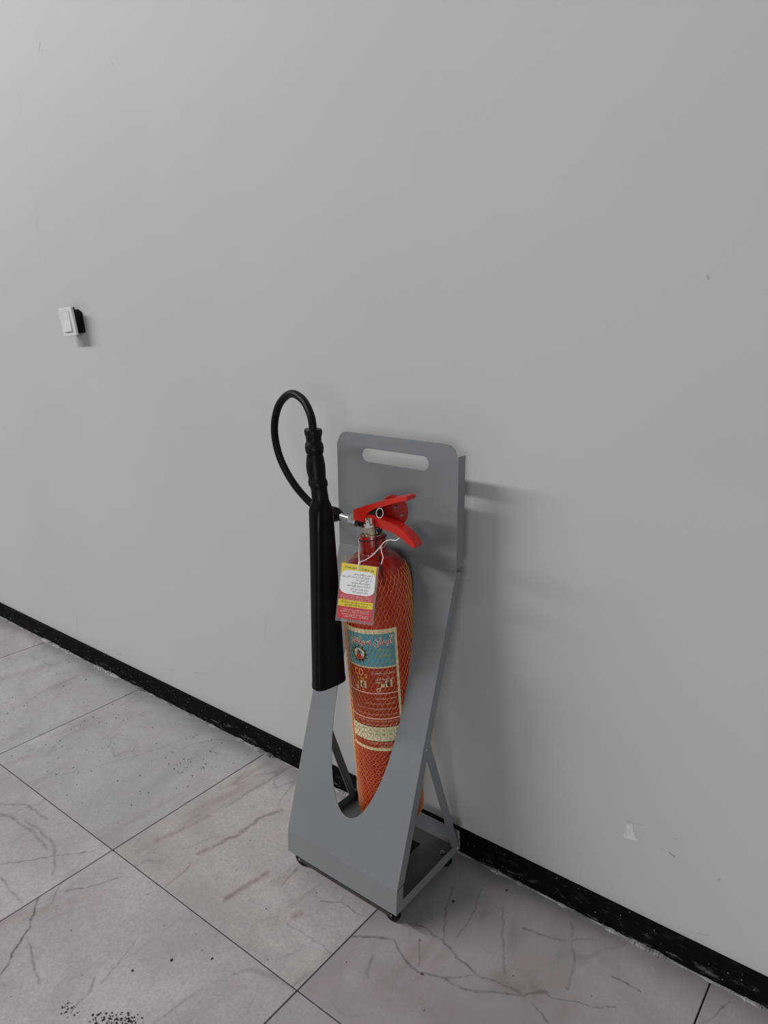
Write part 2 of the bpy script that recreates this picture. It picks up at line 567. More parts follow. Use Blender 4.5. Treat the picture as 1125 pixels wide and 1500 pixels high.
# Persian letters -> presentation forms (isolated, final, initial, medial)
AR = {'ا': (0xFE8D, 0xFE8E, 0, 0), 'آ': (0xFE81, 0xFE82, 0, 0), 'ب': (0xFE8F, 0xFE90, 0xFE91, 0xFE92),
      'پ': (0xFB56, 0xFB57, 0xFB58, 0xFB59), 'ت': (0xFE95, 0xFE96, 0xFE97, 0xFE98), 'ج': (0xFE9D, 0xFE9E, 0xFE9F, 0xFEA0),
      'ح': (0xFEA1, 0xFEA2, 0xFEA3, 0xFEA4), 'خ': (0xFEA5, 0xFEA6, 0xFEA7, 0xFEA8), 'د': (0xFEA9, 0xFEAA, 0, 0),
      'ر': (0xFEAD, 0xFEAE, 0, 0), 'ز': (0xFEAF, 0xFEB0, 0, 0), 'س': (0xFEB1, 0xFEB2, 0xFEB3, 0xFEB4),
      'ش': (0xFEB5, 0xFEB6, 0xFEB7, 0xFEB8), 'ص': (0xFEB9, 0xFEBA, 0xFEBB, 0xFEBC), 'ض': (0xFEBD, 0xFEBE, 0xFEBF, 0xFEC0),
      'ط': (0xFEC1, 0xFEC2, 0xFEC3, 0xFEC4), 'ظ': (0xFEC5, 0xFEC6, 0xFEC7, 0xFEC8), 'ع': (0xFEC9, 0xFECA, 0xFECB, 0xFECC),
      'ف': (0xFED1, 0xFED2, 0xFED3, 0xFED4), 'ق': (0xFED5, 0xFED6, 0xFED7, 0xFED8), 'ک': (0xFB8E, 0xFB8F, 0xFB90, 0xFB91),
      'گ': (0xFB92, 0xFB93, 0xFB94, 0xFB95), 'ل': (0xFEDD, 0xFEDE, 0xFEDF, 0xFEE0), 'م': (0xFEE1, 0xFEE2, 0xFEE3, 0xFEE4),
      'ن': (0xFEE5, 0xFEE6, 0xFEE7, 0xFEE8), 'و': (0xFEED, 0xFEEE, 0, 0), 'ه': (0xFEE9, 0xFEEA, 0xFEEB, 0xFEEC),
      'ی': (0xFBFC, 0xFBFD, 0xFBFE, 0xFBFF), 'غ': (0xFECD, 0xFECE, 0xFECF, 0xFED0), 'ث': (0xFE99, 0xFE9A, 0xFE9B, 0xFE9C)}


def fa(s):
    out = []
    for i, ch in enumerate(s):
        if ch not in AR:
            out.append(ch)
            continue
        f = AR[ch]
        prev = i > 0 and s[i - 1] in AR and AR[s[i - 1]][2] != 0
        nxt = f[2] != 0 and i + 1 < len(s) and s[i + 1] in AR
        out.append(chr(f[3] if prev and nxt else f[1] if prev else f[2] if nxt else f[0]))
    return ''.join(reversed(out))


def thing(name, label, cat, loc=(0, 0, 0), mat=None, group=None):
    o = bpy.data.objects.new(name, None)
    o.empty_display_size = 0.05
    C.objects.link(o)
    if mat is not None:
        o.matrix_world = mat
    else:
        o.location = loc
    o['label'] = label
    o['category'] = cat
    if group:
        o['group'] = group
    bpy.context.view_layer.update()
    return o


# ================================================================== SETTING
bm = bmesh.new()
box(bm, (-6.0, 0.0, -0.03), (2.2, 0.15, 3.3))
wall = bm_obj('wall_back', bm, M['wall'])
wall['kind'] = 'structure'

# peeled patch of paint, a shallow flake standing proud of the paint
chip = [(-0.3754, 0.2456), (-0.3654, 0.2536), (-0.3613, 0.2369), (-0.3565, 0.2268), (-0.347, 0.2238),
        (-0.3500, 0.2205), (-0.3571, 0.2187), (-0.3689, 0.2158), (-0.377, 0.2149), (-0.3800, 0.222), (-0.3741, 0.229)]
me = plate(chip, [], 0.0006)
o = link('bare_patch', me, M['chip'], wall)
o.matrix_local = Matrix.Translation((0, -0.0003, 0)) @ Matrix.Rotation(PI / 2, 4, 'X')
o['label'] = 'pale patch where the paint has flaked off'

bm = bmesh.new()
box(bm, (-6.0, -3.6, -0.12), (2.2, 0.1, -0.0035))
floor = bm_obj('floor', bm, M['grout'])
floor['kind'] = 'structure'

TW = 0.6
X0, Y0 = -1.3905, -0.498
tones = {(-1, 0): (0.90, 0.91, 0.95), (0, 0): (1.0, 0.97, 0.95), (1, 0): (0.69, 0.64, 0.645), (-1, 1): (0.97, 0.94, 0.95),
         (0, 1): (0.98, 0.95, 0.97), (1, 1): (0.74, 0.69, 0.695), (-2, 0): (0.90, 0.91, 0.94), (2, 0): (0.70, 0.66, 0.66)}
tile_me = {}
tile_segs = {}
for kind, wd, st_, pts in VEINS:
    for a, b in zip(pts, pts[1:]):
        ij = (math.floor(((a[0] + b[0]) / 2 - X0) / TW), 0 if (a[1] + b[1]) / 2 > Y0 else 1)
        tile_segs.setdefault(ij, []).append((kind, wd, st_, a, b))
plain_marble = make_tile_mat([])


def tile_mesh(depth, ij):
    key = ij if ij in tile_segs else round(depth, 4)
    if key not in tile_me:
        b = bmesh.new()
        g = 0.0015
        box(b, (g, g, -0.02), (TW - g, depth - g, 0.0), 0.0009)
        bmesh.ops.recalc_face_normals(b, faces=b.faces[:])
        mm = bpy.data.meshes.new('tile')
        b.to_mesh(mm)
        b.free()
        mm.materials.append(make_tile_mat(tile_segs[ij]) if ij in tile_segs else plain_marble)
        tile_me[key] = mm
    return tile_me[key]


for j in range(0, 6):
    y0 = Y0 - TW * j
    dep = TW if j else 0.484
    for i in range(-7, 6):
        o = bpy.data.objects.new('tile', tile_mesh(dep, (i, j)))
        C.objects.link(o)
        o.parent = floor
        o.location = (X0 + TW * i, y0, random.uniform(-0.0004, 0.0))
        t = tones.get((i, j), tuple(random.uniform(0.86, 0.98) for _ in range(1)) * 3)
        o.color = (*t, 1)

bm = bmesh.new()
box(bm, (-6.0, -0.012, 0.0), (2.2, 0.0, 0.0575), 0.0012)
bb = bm_obj('baseboard_back', bm, M['skirt'])
bb['kind'] = 'structure'

# rough bead of spilt plaster where the skirting meets the tiles
bm = bmesh.new()
rnd = random.Random(3)
x = -3.6
prev = None
val = 0.5
while x < 0.3:
    x += 0.0022
    val += rnd.uniform(-0.20, 0.20)
    val = min(1.0, max(0.0, val))
    wdt = 0.002 + 0.011 * val * (0.6 + 0.4 * rnd.random())
    hgt = max(0.0004, 0.0055 * val * val * (0.65 + 0.35 * rnd.random()))
    yb = -0.0135
    row = [bm.verts.new((x, yb + 0.0014, hgt)), bm.verts.new((x, yb - wdt * 0.45, hgt * rnd.uniform(0.5, 1.1))), bm.verts.new((x, yb - wdt, -0.001)),
           bm.verts.new((x, yb + 0.0014, -0.001))]
    if prev:
        for k in range(4):
            bm.faces.new((prev[k], prev[(k + 1) % 4], row[(k + 1) % 4], row[k]))
    prev = row
o = bm_obj('plaster_residue', bm, M['plaster'], floor)
o['kind'] = 'stuff'

# dark crumbs of dirt trodden over the tiles
bm = bmesh.new()
rnd = random.Random(11)
spots = []
for _ in range(150):
    spots.append((rnd.uniform(-2.4, -1.42), rnd.uniform(-0.47, -0.05), rnd.uniform(0.0008, 0.0026)))
for _ in range(30):
    spots.append((rnd.gauss(-1.52, 0.03), rnd.gauss(-0.17, 0.03), rnd.uniform(0.001, 0.0028)))
for _ in range(110):
    t = rnd.random() ** 0.8
    spots.append((-1.045 + 0.075 * t + rnd.gauss(0, 0.008), -0.765 + 0.05 * t + rnd.gauss(0, 0.008), rnd.uniform(0.0007, 0.0030)))
for _ in range(24):
    spots.append((rnd.gauss(-1.09, 0.012), rnd.gauss(-0.775, 0.007), rnd.uniform(0.0007, 0.0026)))
for _ in range(40):
    spots.append((rnd.uniform(-1.3, -0.25), rnd.uniform(-0.7, -0.1), rnd.uniform(0.0007, 0.0018)))
for q in [(-0.627, -0.330, 0.004), (-0.675, -0.146, 0.004), (-0.600, -0.050, 0.0035), (-1.03, -0.60, 0.004), (-1.07, -0.66, 0.0035), (-0.97, -0.55, 0.003)]:
    spots.append(q)
for (sx, sy, r) in spots:
    mt = Matrix.Translation((sx, sy, r * 0.15)) @ Matrix.Rotation(rnd.uniform(0, PI), 4, 'Z') @ Matrix.Diagonal((1.0, rnd.uniform(0.4, 0.8), 0.3, 1))
    bmesh.ops.create_icosphere(bm, subdivisions=1, radius=r, matrix=mt)
o = bm_obj('dirt_crumbs', bm, M['crumb'])
o['kind'] = 'stuff'
o['label'] = 'small dark crumbs of dirt scattered over the marble floor'
o['category'] = 'dirt'

# ================================================================== STAND
SXL, SXR = -1.0255, -0.7215
SXC = (SXL + SXR) / 2
YB, ZB = -0.2842, 0.0425          # bottom front edge
YF, ZF = -0.2812, 0.0985         # fold between toe and leaning panel
YU, ZU = -0.0834, 0.7162         # fold between leaning panel and upright back
ZT = 0.9665
YR = -0.0465                     # rear of the tray
TH = 0.0016

stand = thing('extinguisher_stand', 'tall grey sheet-metal stand on small castors holding the extinguisher against the wall',
              'stand', (SXC, -0.16, 0.0))
SI = Matrix.Translation((-SXC, 0.16, 0.0))     # world -> stand local


def st(name, me_or_bm, mat=M['grey'], parent=None, sharp=None, smooth=False):
    if isinstance(me_or_bm, bmesh.types.BMesh):
        for v in me_or_bm.verts:
            v.co = SI @ v.co
        return bm_obj(name, me_or_bm, mat, parent or stand, smooth, sharp)
    me_or_bm.transform(SI)
    return link(name, me_or_bm, mat, parent or stand)


def arc(cx, cy, rx, ry, a0, a1, n):
    return [(cx + rx * math.cos(a0 + (a1 - a0) * k / n), cy + ry * math.sin(a0 + (a1 - a0) * k / n)) for k in range(n + 1)]


W = SXR - SXL
# upright back panel with rounded top corners and the carrying slot
r = 0.030
rx = 0.026
out = [(0, 0), (W, 0), (W, ZT - ZU - 0.0235), (W - 0.002, ZT - ZU - 0.0235)]
out += arc(W - 0.002 - rx, ZT - ZU - r, rx, r, 0.2, PI / 2, 8)
out += arc(0.002 + rx, ZT - ZU - r, rx, r, PI / 2, PI - 0.2, 8)
out += [(0.002, ZT - ZU - 0.0235), (0, ZT - ZU - 0.0235)]
slx0, slx1, slz0, slz1 = -0.9570 - SXL, -0.7895 - SXL, 0.9085 - ZU, 0.9365 - ZU
rs = (slz1 - slz0) / 2
slot = arc(slx1 - rs, slz0 + rs, rs, rs, -PI / 2, PI / 2, 10) + arc(slx0 + rs, slz0 + rs, rs, rs, PI / 2, 3 * PI / 2, 10)
me = plate(out, [slot], TH, 0.0005)
me.transform(Matrix.Translation((SXL, YU, ZU)) @ Matrix.Rotation(PI / 2, 4, 'X'))
st('back_panel', me)

# leaning front panel with the oval cut-out
L = math.hypot(YU - YF, ZU - ZF)
lean = math.atan2(YU - YF, ZU - ZF)
c_lo = (0.1835 - ZF) / (ZU - ZF) * L
c_hi = (0.7115 - ZF) / (ZU - ZF) * L
oval = arc(W / 2, (c_lo + c_hi) / 2, 0.0865, (c_hi - c_lo) / 2, 0, 2 * PI * 63 / 64, 63)
me = plate([(0, 0), (W, 0), (W, L), (0, L)], [oval], TH, 0.0005)
ML = Matrix.Translation((SXL, YF, ZF)) @ Matrix.Rotation(PI / 2 - lean, 4, 'X')
me.transform(ML)
st('front_panel', me)

# upright toe panel under the fold
bm = bmesh.new()
box(bm, (SXL, YB - TH / 2, ZB), (SXR, YB + TH / 2, ZF + 0.001), 0.0004)
for v in bm.verts:
    v.co.y += (YF - YB) * (v.co.z - ZB) / (ZF - ZB)
st('toe_panel', bm)


# side flanges folded back along every panel
def flange(name, x, pts):
    """pts: 4 corners in (y, z)"""
    b = bmesh.new()
    a = [b.verts.new((x - TH / 2, y, z)) for y, z in pts]
    c = [b.verts.new((x + TH / 2, y, z)) for y, z in pts]
    b.faces.new(a)
    b.faces.new(c[::-1])
    n = len(pts)
    for k in range(n):
        b.faces.new((a[k], a[(k + 1) % n], c[(k + 1) % n], c[k]))
    bmesh.ops.bevel(b, geom=b.edges[:], offset=0.0003, segments=1, affect='EDGES')
    return st(name, b)


FD = 0.0245
cl, sl = math.cos(lean), math.sin(lean)
for x in (SXL + TH / 2, SXR - TH / 2):
    flange('upper_flange', x, [(YU, ZU + 0.002), (YU, 0.9435), (YU + FD, 0.9435), (YU + FD, ZU + 0.006)])
    flange('middle_flange', x, [(YF + 0.0005 * sl, ZF + 0.0015), (YU - 0.001 * sl, ZU - 0.0015),
                                (YU + FD * cl - 0.009 * sl, ZU - FD * sl - 0.0015), (YF + FD * cl, ZF + 0.006 - FD * sl * 0.2)])
    flange('toe_flange', x, [(YB, ZB), (YF, ZF - 0.001), (YF + 0.021, ZF + 0.001), (YB + 0.021, ZB)])

# base tray with turned-up rims
tx0, tx1, ty0, ty1 = SXL + 0.0018, SXR - 0.0018, YB + 0.001, YR - 0.0018
me = plate([(tx0, ty0), (tx1, ty0), (tx1, ty1), (tx0, ty1)], [[(-0.905, -0.205), (-0.800, -0.205), (-0.800, -0.0885), (-0.905, -0.0885)]], TH)
me.transform(Matrix.Translation((0, 0, ZB + TH / 2)))
st('base_tray', me, M['traygrey'])
bm = bmesh.new()
box(bm, (-0.925, -0.225, ZB - 0.008), (-0.785, -0.075, ZB - 0.002), 0.001)
st('hole_shade_plate', bm, M['wheel'])  # black plate added under the tray hole to paint in its shade
bm = bmesh.new()
box(bm, (SXL, YB + 0.0212, ZB), (SXL + TH, YR, ZB + 0.022), 0.0003)
st('side_rim', bm, parent=None)
bm = bmesh.new()
box(bm, (SXR - TH, YB + 0.0212, ZB), (SXR, YR, ZB + 0.022), 0.0003)
st('side_rim', bm)
bm = bmesh.new()
box(bm, (SXL + 0.002, YR - TH, ZB), (SXR - 0.002, YR, 0.0885), 0.0003)
st('rear_rim', bm)
# bent strap behind the front panel on which the cylinder stands, and the bolt on the tray floor
bm = bmesh.new()
box(bm, (-0.866, -0.262, 0.1425), (-0.800, -0.100, 0.1445), 0.0004)
box(bm, (-0.866, -0.2640, 0.118), (-0.800, -0.2620, 0.1445), 0.0004)
st('rest_strap', bm)
bm = bmesh.new()
lathe(bm, [(0, 0.006), (0.003, 0.0055), (0.0035, 0.003), (0.0055, 0.003), (0.0055, 0), (0, 0)], 12,
      Matrix.Translation((-0.745, -0.083, ZB + TH)))
st('tray_bolt', bm, M['steel'], sharp=40)


# rail folded under the front edge, between the castors
bm = bmesh.new()
a_ = [bm.verts.new((xx, yy, zz)) for xx, yy, zz in ((SXL + 0.028, YB + 0.003, ZB), (SXR - 0.022, YB + 0.003, ZB), (SXR - 0.022, YB + 0.008, ZB - 0.0200), (SXL + 0.028, YB + 0.008, ZB - 0.0200))]
c_ = [bm.verts.new((v.co.x, v.co.y + 0.0018, v.co.z)) for v in a_]
bm.faces.new(a_)
bm.faces.new(c_[::-1])
for k in range(4):
    bm.faces.new((a_[k], a_[(k + 1) % 4], c_[(k + 1) % 4], c_[k]))
st('front_rail', bm, M['darksteel'])

# rear braces from the middle flange down to the tray corners
def brace(x):
    b = bmesh.new()
    p0 = Vector((0, -0.1765, 0.372))
    p1 = Vector((0, -0.0590, 0.048))
    d = (p1 - p0).normalized()
    n = Vector((0, -d.z, d.y))
    hw = 0.0105
    vs = []
    for xx in (x - 0.001, x + 0.001):
        ring = []
        for k in range(7):
            a = PI * k / 6
            ring.append(b.verts.new(p0 + n * hw * math.cos(a) - d * hw * math.sin(a) + Vector((xx, 0, 0))))
        ring.append(b.verts.new(p1 - n * hw + Vector((xx, 0, 0))))
        ring.append(b.verts.new(p1 + n * hw + Vector((xx, 0, 0))))
        vs.append(ring)
    b.faces.new(vs[0])
    b.faces.new(vs[1][::-1])
    m = len(vs[0])
    for k in range(m):
        b.faces.new((vs[0][k], vs[0][(k + 1) % m], vs[1][(k + 1) % m], vs[1][k]))
    # folded stiffening lip along the rear edge
    e = [p0 + n * hw, p1 + n * hw]
    return st('brace', b)


brace(SXR - TH - 0.0012)
brace(SXL + TH + 0.0012)
for x, s in ((SXR, 1), (SXL, -1)):
    for (yy, zz) in ((-0.1795, 0.3665), (-0.0540, 0.050)):
        bm = bmesh.new()
        lathe(bm, [(0, 0.0022), (0.0022, 0.0020), (0.0042, 0.001), (0.0046, 0), (0, 0)], 16,
              Matrix.Translation((x, yy, zz)) @ Matrix.Rotation(s * PI / 2, 4, 'Y'))
        st('screw', bm, M['steel'], sharp=40)

# castors
for cx in (-1.0055, -0.7480):
    for cy in (-0.2610, -0.0680):
        bm = bmesh.new()
        Mx = Matrix.Translation((cx, cy, 0.0172)) @ Matrix.Rotation(PI / 2, 4, 'X')
        lathe(bm, [(0.004, -0.0065), (0.014, -0.0065), (0.0166, -0.005), (0.0172, -0.002), (0.0172, 0.002), (0.0166, 0.005), (0.014, 0.0065), (0.004, 0.0065)], 28, Mx)
        wheel = st('caster_wheel', bm, M['wheel'], sharp=35)
        bm = bmesh.new()
        lathe(bm, [(0, -0.0105), (0.0030, -0.0100), (0.0045, -0.0080), (0.0045, 0.008), (0.003, 0.010), (0, 0.0105)], 16, Mx)
        st('axle_pin', bm, M['steel'], parent=None, sharp=60)
        bm = bmesh.new()
        box(bm, (cx - 0.012, cy - 0.011, 0.0345), (cx + 0.012, cy + 0.011, ZB), 0.0005)
        for s in (-1, 1):
            pts = [(cx - 0.009, 0.0355), (cx + 0.009, 0.0355), (cx + 0.0055, 0.013), (cx - 0.0055, 0.013)]
            y_ = cy + s * 0.0082
            a = [bm.verts.new((px, y_ - 0.0006, pz)) for px, pz in pts]
            c = [bm.verts.new((px, y_ + 0.0006, pz)) for px, pz in pts]
            bm.faces.new(a)
            bm.faces.new(c[::-1])
            for k in range(4):
                bm.faces.new((a[k], a[(k + 1) % 4], c[(k + 1) % 4], c[k]))
        st('caster_fork', bm, M['steel'] if False else M['wheel'])

# ================================================================== EXTINGUISHER
EB = Vector((-0.8336, -0.14, 0.0395))
ET = Vector((-0.8644, -0.155, 0.6450))
az = (ET - EB).normalized()
ax = (Vector((1, 0, 0)) - az * az.x).normalized()
ay = az.cross(ax)
EM = Matrix((ax, ay, az)).transposed().to_4x4()
EM.translation = EB
EI = EM.inverted()
ext = thing('fire_extinguisher', 'red carbon dioxide fire extinguisher in an orange net sleeve with a long black horn', 'fire extinguisher', mat=EM)
R = 0.0700
DZ = 0.0055      # label heights were measured from z = 0.045


def ex(name, bm, mat, parent=None, sharp=None, smooth=False, world=True):
    if world:
        for v in bm.verts:
            v.co = EI @ v.co
    return bm_obj(name, bm, mat, parent or ext, smooth, sharp)


# body: rounded foot, straight wall, domed shoulder, neck
FZ = 0.1055       # the foot sits on a rest well above the tray
prof = [(0, FZ + 0.004), (0.035, FZ + 0.001), (0.050, FZ), (0.058, FZ + 0.003), (0.066, FZ + 0.012), (0.069, FZ + 0.022), (R, FZ + 0.034)]
prof += [(R, FZ + 0.034 + (0.640 - FZ - 0.034) * k / 12) for k in range(1, 13)]
for k in range(1, 15):
    a = PI / 2 * k / 15
    prof.append((0.030 + (R - 0.030) * math.cos(a), 0.640 + 0.066 * math.sin(a)))
prof += [(0.0285, 0.708), (0.0262, 0.712), (0.0258, 0.716), (0.0256, 0.742), (0.0245, 0.7455), (0, 0.7455)]
bm = bmesh.new()
lathe(bm, prof, 72)
body = ex('cylinder_body', bm, M['red'], world=False, sharp=40)


def shoulder_r(z):
    if z < FZ + 0.034:
        t = min(1.0, max(0.0, (FZ + 0.034 - z) / 0.034))
        return R - 0.018 * t ** 2.5
    if z <= 0.640:
        return R
    t = min(1.0, (z - 0.640) / 0.066)
    return 0.030 + (R - 0.030) * math.sqrt(max(0.0, 1 - t * t))


# ---- printed label wrapped on the body
TH0 = math.radians(-121.0)


def wrap(me, off, thick=0.0):
    for v in me.vertices:
        th = TH0 + v.co.x / R
        rr = R + off
        v.co = Vector((rr * math.cos(th), rr * math.sin(th), v.co.y + DZ))
    return me


def U(deg):
    return math.radians(deg + 121.0) * R


def band(d0, d1, z0, z1, off, nseg=28):
    b = bmesh.new()
    rows = []
    for k in range(nseg + 1):
        th = math.radians(d0 + (d1 - d0) * k / nseg)
        rr = R + off
        rows.append((b.verts.new((rr * math.cos(th), rr * math.sin(th), z0 + DZ)), b.verts.new((rr * math.cos(th), rr * math.sin(th), z1 + DZ))))
    for a, c in zip(rows, rows[1:]):
        b.faces.new((a[0], c[0], c[1], a[1]))
    return b


label = ex('label', band(-121, -21.5, 0.2975, 0.5665, 0.00035, 40), M['cream'], world=False, smooth=True)
label['label'] = 'cream bordered blue and red printed label'


def lab(name, b, mat, smooth=True):
    return ex(name, b, mat, parent=label, world=False, smooth=smooth)


lab('blue_field', band(-118, -26, 0.4865, 0.5570, 0.0006), M['blue'])
lab('red_field', band(-118, -26, 0.3045, 0.4835, 0.0006), M['labred'])


def joined_text(items, off):
    """items: (text, size or None, width, u, z, extra) -> one mesh"""
    b = bmesh.new()
    for it in items:
        me_ = text_mesh(it['t'], 0.01, it.get('o', 0.0), it.get('s', 0.0))
        fit_width(me_, it['w'], it['u'], it['z'], it.get('h'))
        wrap(me_, off)
        b.from_mesh(me_)
        bpy.data.meshes.remove(me_)
    return b


title = fa('آرمان سیلندر')
tz = 0.5415
lab('title_outline', joined_text([dict(t=title, w=0.0945, u=U(-67.0), z=tz, o=0.00055, h=0.0235)], 0.0009), M['wprint'], False)
lab('title', joined_text([dict(t=title, w=0.0925, u=U(-67.0), z=tz, o=0.0001, h=0.0215)], 0.0012), M['titlered'], False)
lab('subtitle', joined_text([dict(t='Arman', w=0.022, u=U(-46.5), z=0.5235, s=0.3), dict(t='Cylinder', w=0.025, u=U(-42.0), z=0.5105, s=0.3),
                             dict(t='Co.', w=0.010, u=U(-34.5), z=0.4975, s=0.3)], 0.0009), M['gprint'], False)


def flat_poly(polys, off):
    b = bmesh.new()
    for poly in polys:
        b2 = [b.verts.new((x_, y_, 0)) for x_, y_ in poly]
        b.faces.new(b2)
    bmesh.ops.triangulate(b, faces=b.faces[:])
    me_ = bpy.data.meshes.new('poly')
    b.to_mesh(me_)
    b.free()
    wrap(me_, off)
    b = bmesh.new()
    b.from_mesh(me_)
    bpy.data.meshes.remove(me_)
    return b


def circ(u, z, r_, n=28):
    return [(u + r_ * math.cos(2 * PI * k / n), z + r_ * math.sin(2 * PI * k / n)) for k in range(n)]


gu, gz = U(-87.5), 0.5125
teeth = []
for k in range(12):
    a = 2 * PI * k / 12
    cs, sn = math.cos(a), math.sin(a)
    t_ = [(0.0135, -0.0022), (0.0190, -0.0016), (0.0190, 0.0016), (0.0135, 0.0022)]
    teeth.append([(gu + x_ * cs - y_ * sn, gz + x_ * sn + y_ * cs) for x_, y_ in t_])
lab('gear_emblem', flat_poly([circ(gu, gz, 0.0150)] + teeth, 0.0009), M['kprint'], False)
lab('emblem_disc', flat_poly([circ(gu, gz, 0.0118)], 0.0012), M['cream'], False)
lab('emblem_base', flat_poly([[(gu - 0.0092, gz - 0.0068), (gu - 0.0050, gz - 0.0104), (gu + 0.001, gz - 0.0114), (gu + 0.006, gz - 0.0096), (gu + 0.0085, gz - 0.0062),
                               (gu + 0.003, gz - 0.004), (gu + 0.001, gz + 0.001), (gu - 0.002, gz + 0.001), (gu - 0.003, gz - 0.004)]], 0.00145), M['titlered'], False)
lab('emblem_figure', flat_poly([[(gu - 0.0018, gz + 0.0010), (gu + 0.0012, gz + 0.0010), (gu + 0.0022, gz + 0.0052), (gu + 0.0006, gz + 0.0062), (gu + 0.0012, gz + 0.0085),
                                 (gu - 0.0008, gz + 0.0098), (gu - 0.0024, gz + 0.0082), (gu - 0.0012, gz + 0.0060), (gu - 0.0030, gz + 0.0040)]], 0.0015), M['crumb'], False)

lab('gas_name', joined_text([dict(t='CO', w=0.0215, u=U(-91.5), z=0.4722, h=0.0150), dict(t='2', w=0.0060, u=U(-77.5), z=0.4655, h=0.0085),
                             dict(t='6 kg', w=0.0160, u=U(-88.5), z=0.4580, h=0.0075)], 0.0009), M['oprint'], False)
lab('persian_lines', joined_text([dict(t=fa('کپسول آتش خاموش کن'), w=0.048, u=U(-49.0), z=0.4735, h=0.0085),
                                  dict(t=fa('دی اکسید کربن'), w=0.037, u=U(-47.0), z=0.4605, h=0.0080)], 0.0009), M['wprint'], False)


def sq(u, z, a, b_):
    return [(u - a, z - b_), (u + a, z - b_), (u + a, z + b_), (u - a, z + b_)]


lab('class_square', flat_poly([sq(U(-84.0), 0.4462, 0.0068, 0.0072)], 0.0009), M['cream'], False)
lab('class_square', flat_poly([sq(U(-40.5), 0.4490, 0.0068, 0.0072)], 0.0009), M['cream'], False)
lab('class_letter', joined_text([dict(t='C', w=0.0080, u=U(-84.0), z=0.4462, h=0.0100, o=0.0003)], 0.0012), M['kprint'], False)
lab('class_letter', joined_text([dict(t='E', w=0.0075, u=U(-40.5), z=0.4490, h=0.0100, o=0.0003)], 0.0012), M['kprint'], False)
# little pictograms beside the letters: a gas bottle and a plug on its lead
u1, u2 = U(-98.0), U(-55.0)
ring = []
lab('pictogram', flat_poly([circ(u2 - 0.0035, 0.4360, 0.0046), sq(u2 + 0.0055, 0.4455, 0.0036, 0.0034), [(u2 - 0.0014, 0.4402), (u2 + 0.0002, 0.4388), (u2 + 0.0034, 0.4420), (u2 + 0.0019, 0.4435)],
                            sq(u2 - 0.002, 0.4525, 0.0065, 0.0008)], 0.0009), M['cream'], False)
lab('pictogram', flat_poly([circ(u1 + 0.001, 0.4375, 0.0032), sq(u1 + 0.0038, 0.4440, 0.0011, 0.0040), sq(u1 + 0.009, 0.4335, 0.0085, 0.0008)], 0.0009), M['cream'], False)
lab('pictogram_centre', flat_poly([circ(u2 - 0.0035, 0.4360, 0.0028)], 0.0012), M['labred'], False)
lab('pictogram_centre', flat_poly([circ(u1 + 0.001, 0.4375, 0.0017)], 0.0012), M['labred'], False)
lab('rule', band(-118, -26, 0.4275, 0.4293, 0.0009), M['pinkprint'])
lab('rule', band(-118, -26, 0.3705, 0.3725, 0.0009), M['pinkprint'])
lines = [('مشخصات و طریقه استفاده', -47, 0.4165, 0.044), ('ابتدا ضامن را خارج کرده و شیپوره را بگیرید', -58, 0.4055, 0.062),
         ('سپس اهرم را به طرف پایین فشار دهید تا گاز خارج شود', -66, 0.3935, 0.086), ('همواره در جهت باد و از فاصله دو متری به آتش نزدیک شوید', -68, 0.3815, 0.092),
         ('پس از هر بار استفاده جهت شارژ مجدد اقدام نمایید', -66, 0.3655, 0.088), ('دور از نور مستقیم و حرارت نگهداری شود', -62, 0.3575, 0.078),
         ('تاریخ ساخت و تاریخ شارژ', -60, 0.3150, 0.062), ('ساخت ایران', -50, 0.3082, 0.034)]
lab('small_print', joined_text([dict(t=fa(t_), w=w_, u=U(d_), z=z_, h=0.0058) for t_, d_, z_, w_ in lines], 0.0009), M['pinkprint'], False)
lab('table_edge', band(-118, -26, 0.3195, 0.3535, 0.0009), M['kprint'])
lab('table_field', band(-118, -26, 0.3205, 0.3525, 0.0011), M['palegreen'])
tbl = []
rnd = random.Random(5)
words = ['وزن', 'فشار', 'حجم', 'کد', 'تست', 'گاز', 'دما', 'زمان']
for k in range(8):
    d_ = -112 + k * 11.4
    tbl.append(dict(t=fa(words[k]), w=0.0075, u=U(d_), z=0.3455, h=0.0050))
    tbl.append(dict(t=str(rnd.randint(10, 250)), w=0.0065, u=U(d_), z=0.3365, h=0.0042))
bt = joined_text(tbl, 0.0014)
b2 = flat_poly([sq(U(-112 + 5.7 + k * 11.4), 0.3365, 0.0002, 0.015) for k in range(7)] + [sq(U(-34), 0.3255, 0.0011, 0.0013), sq(U(-44), 0.3250, 0.0010, 0.0012)], 0.0013)
tmp = bpy.data.meshes.new('tmp')
b2.to_mesh(tmp)
b2.free()
bt.from_mesh(tmp)
bpy.data.meshes.remove(tmp)
lab('table_text', bt, M['kprint'], False)

# ---- stretch net sleeve: honeycomb of thin strands around body and shoulder
bm = bmesh.new()
NA = 96
rnd = random.Random(2)


def strand(b, p, q, r_):
    d = (q - p)
    if d.length < 1e-6:
        return
    d.normalize()
    n1 = Vector((p.x, p.y, 0)).normalized()
    n2 = d.cross(n1).normalized()
    n1 = n2.cross(d)
    va = []
    for c_ in (p, q):
        va.append([b.verts.new(c_ + n1 * r_ * math.cos(a_) + n2 * r_ * math.sin(a_)) for a_ in (0.0, 2.09, 4.19)])
    for k in range(3):
        b.faces.new((va[0][k], va[0][(k + 1) % 3], va[1][(k + 1) % 3], va[1][k]))


# rows of the mesh: each cell is two rows high, taller where the net is stretched at the top
zs = [FZ + 0.004]
while zs[-1] < 0.700:
    zz = zs[-1]
    zs.append(zz + (0.0062 if zz < 0.36 else 0.0062 + 0.0036 * min(1, (zz - 0.36) / 0.14)))


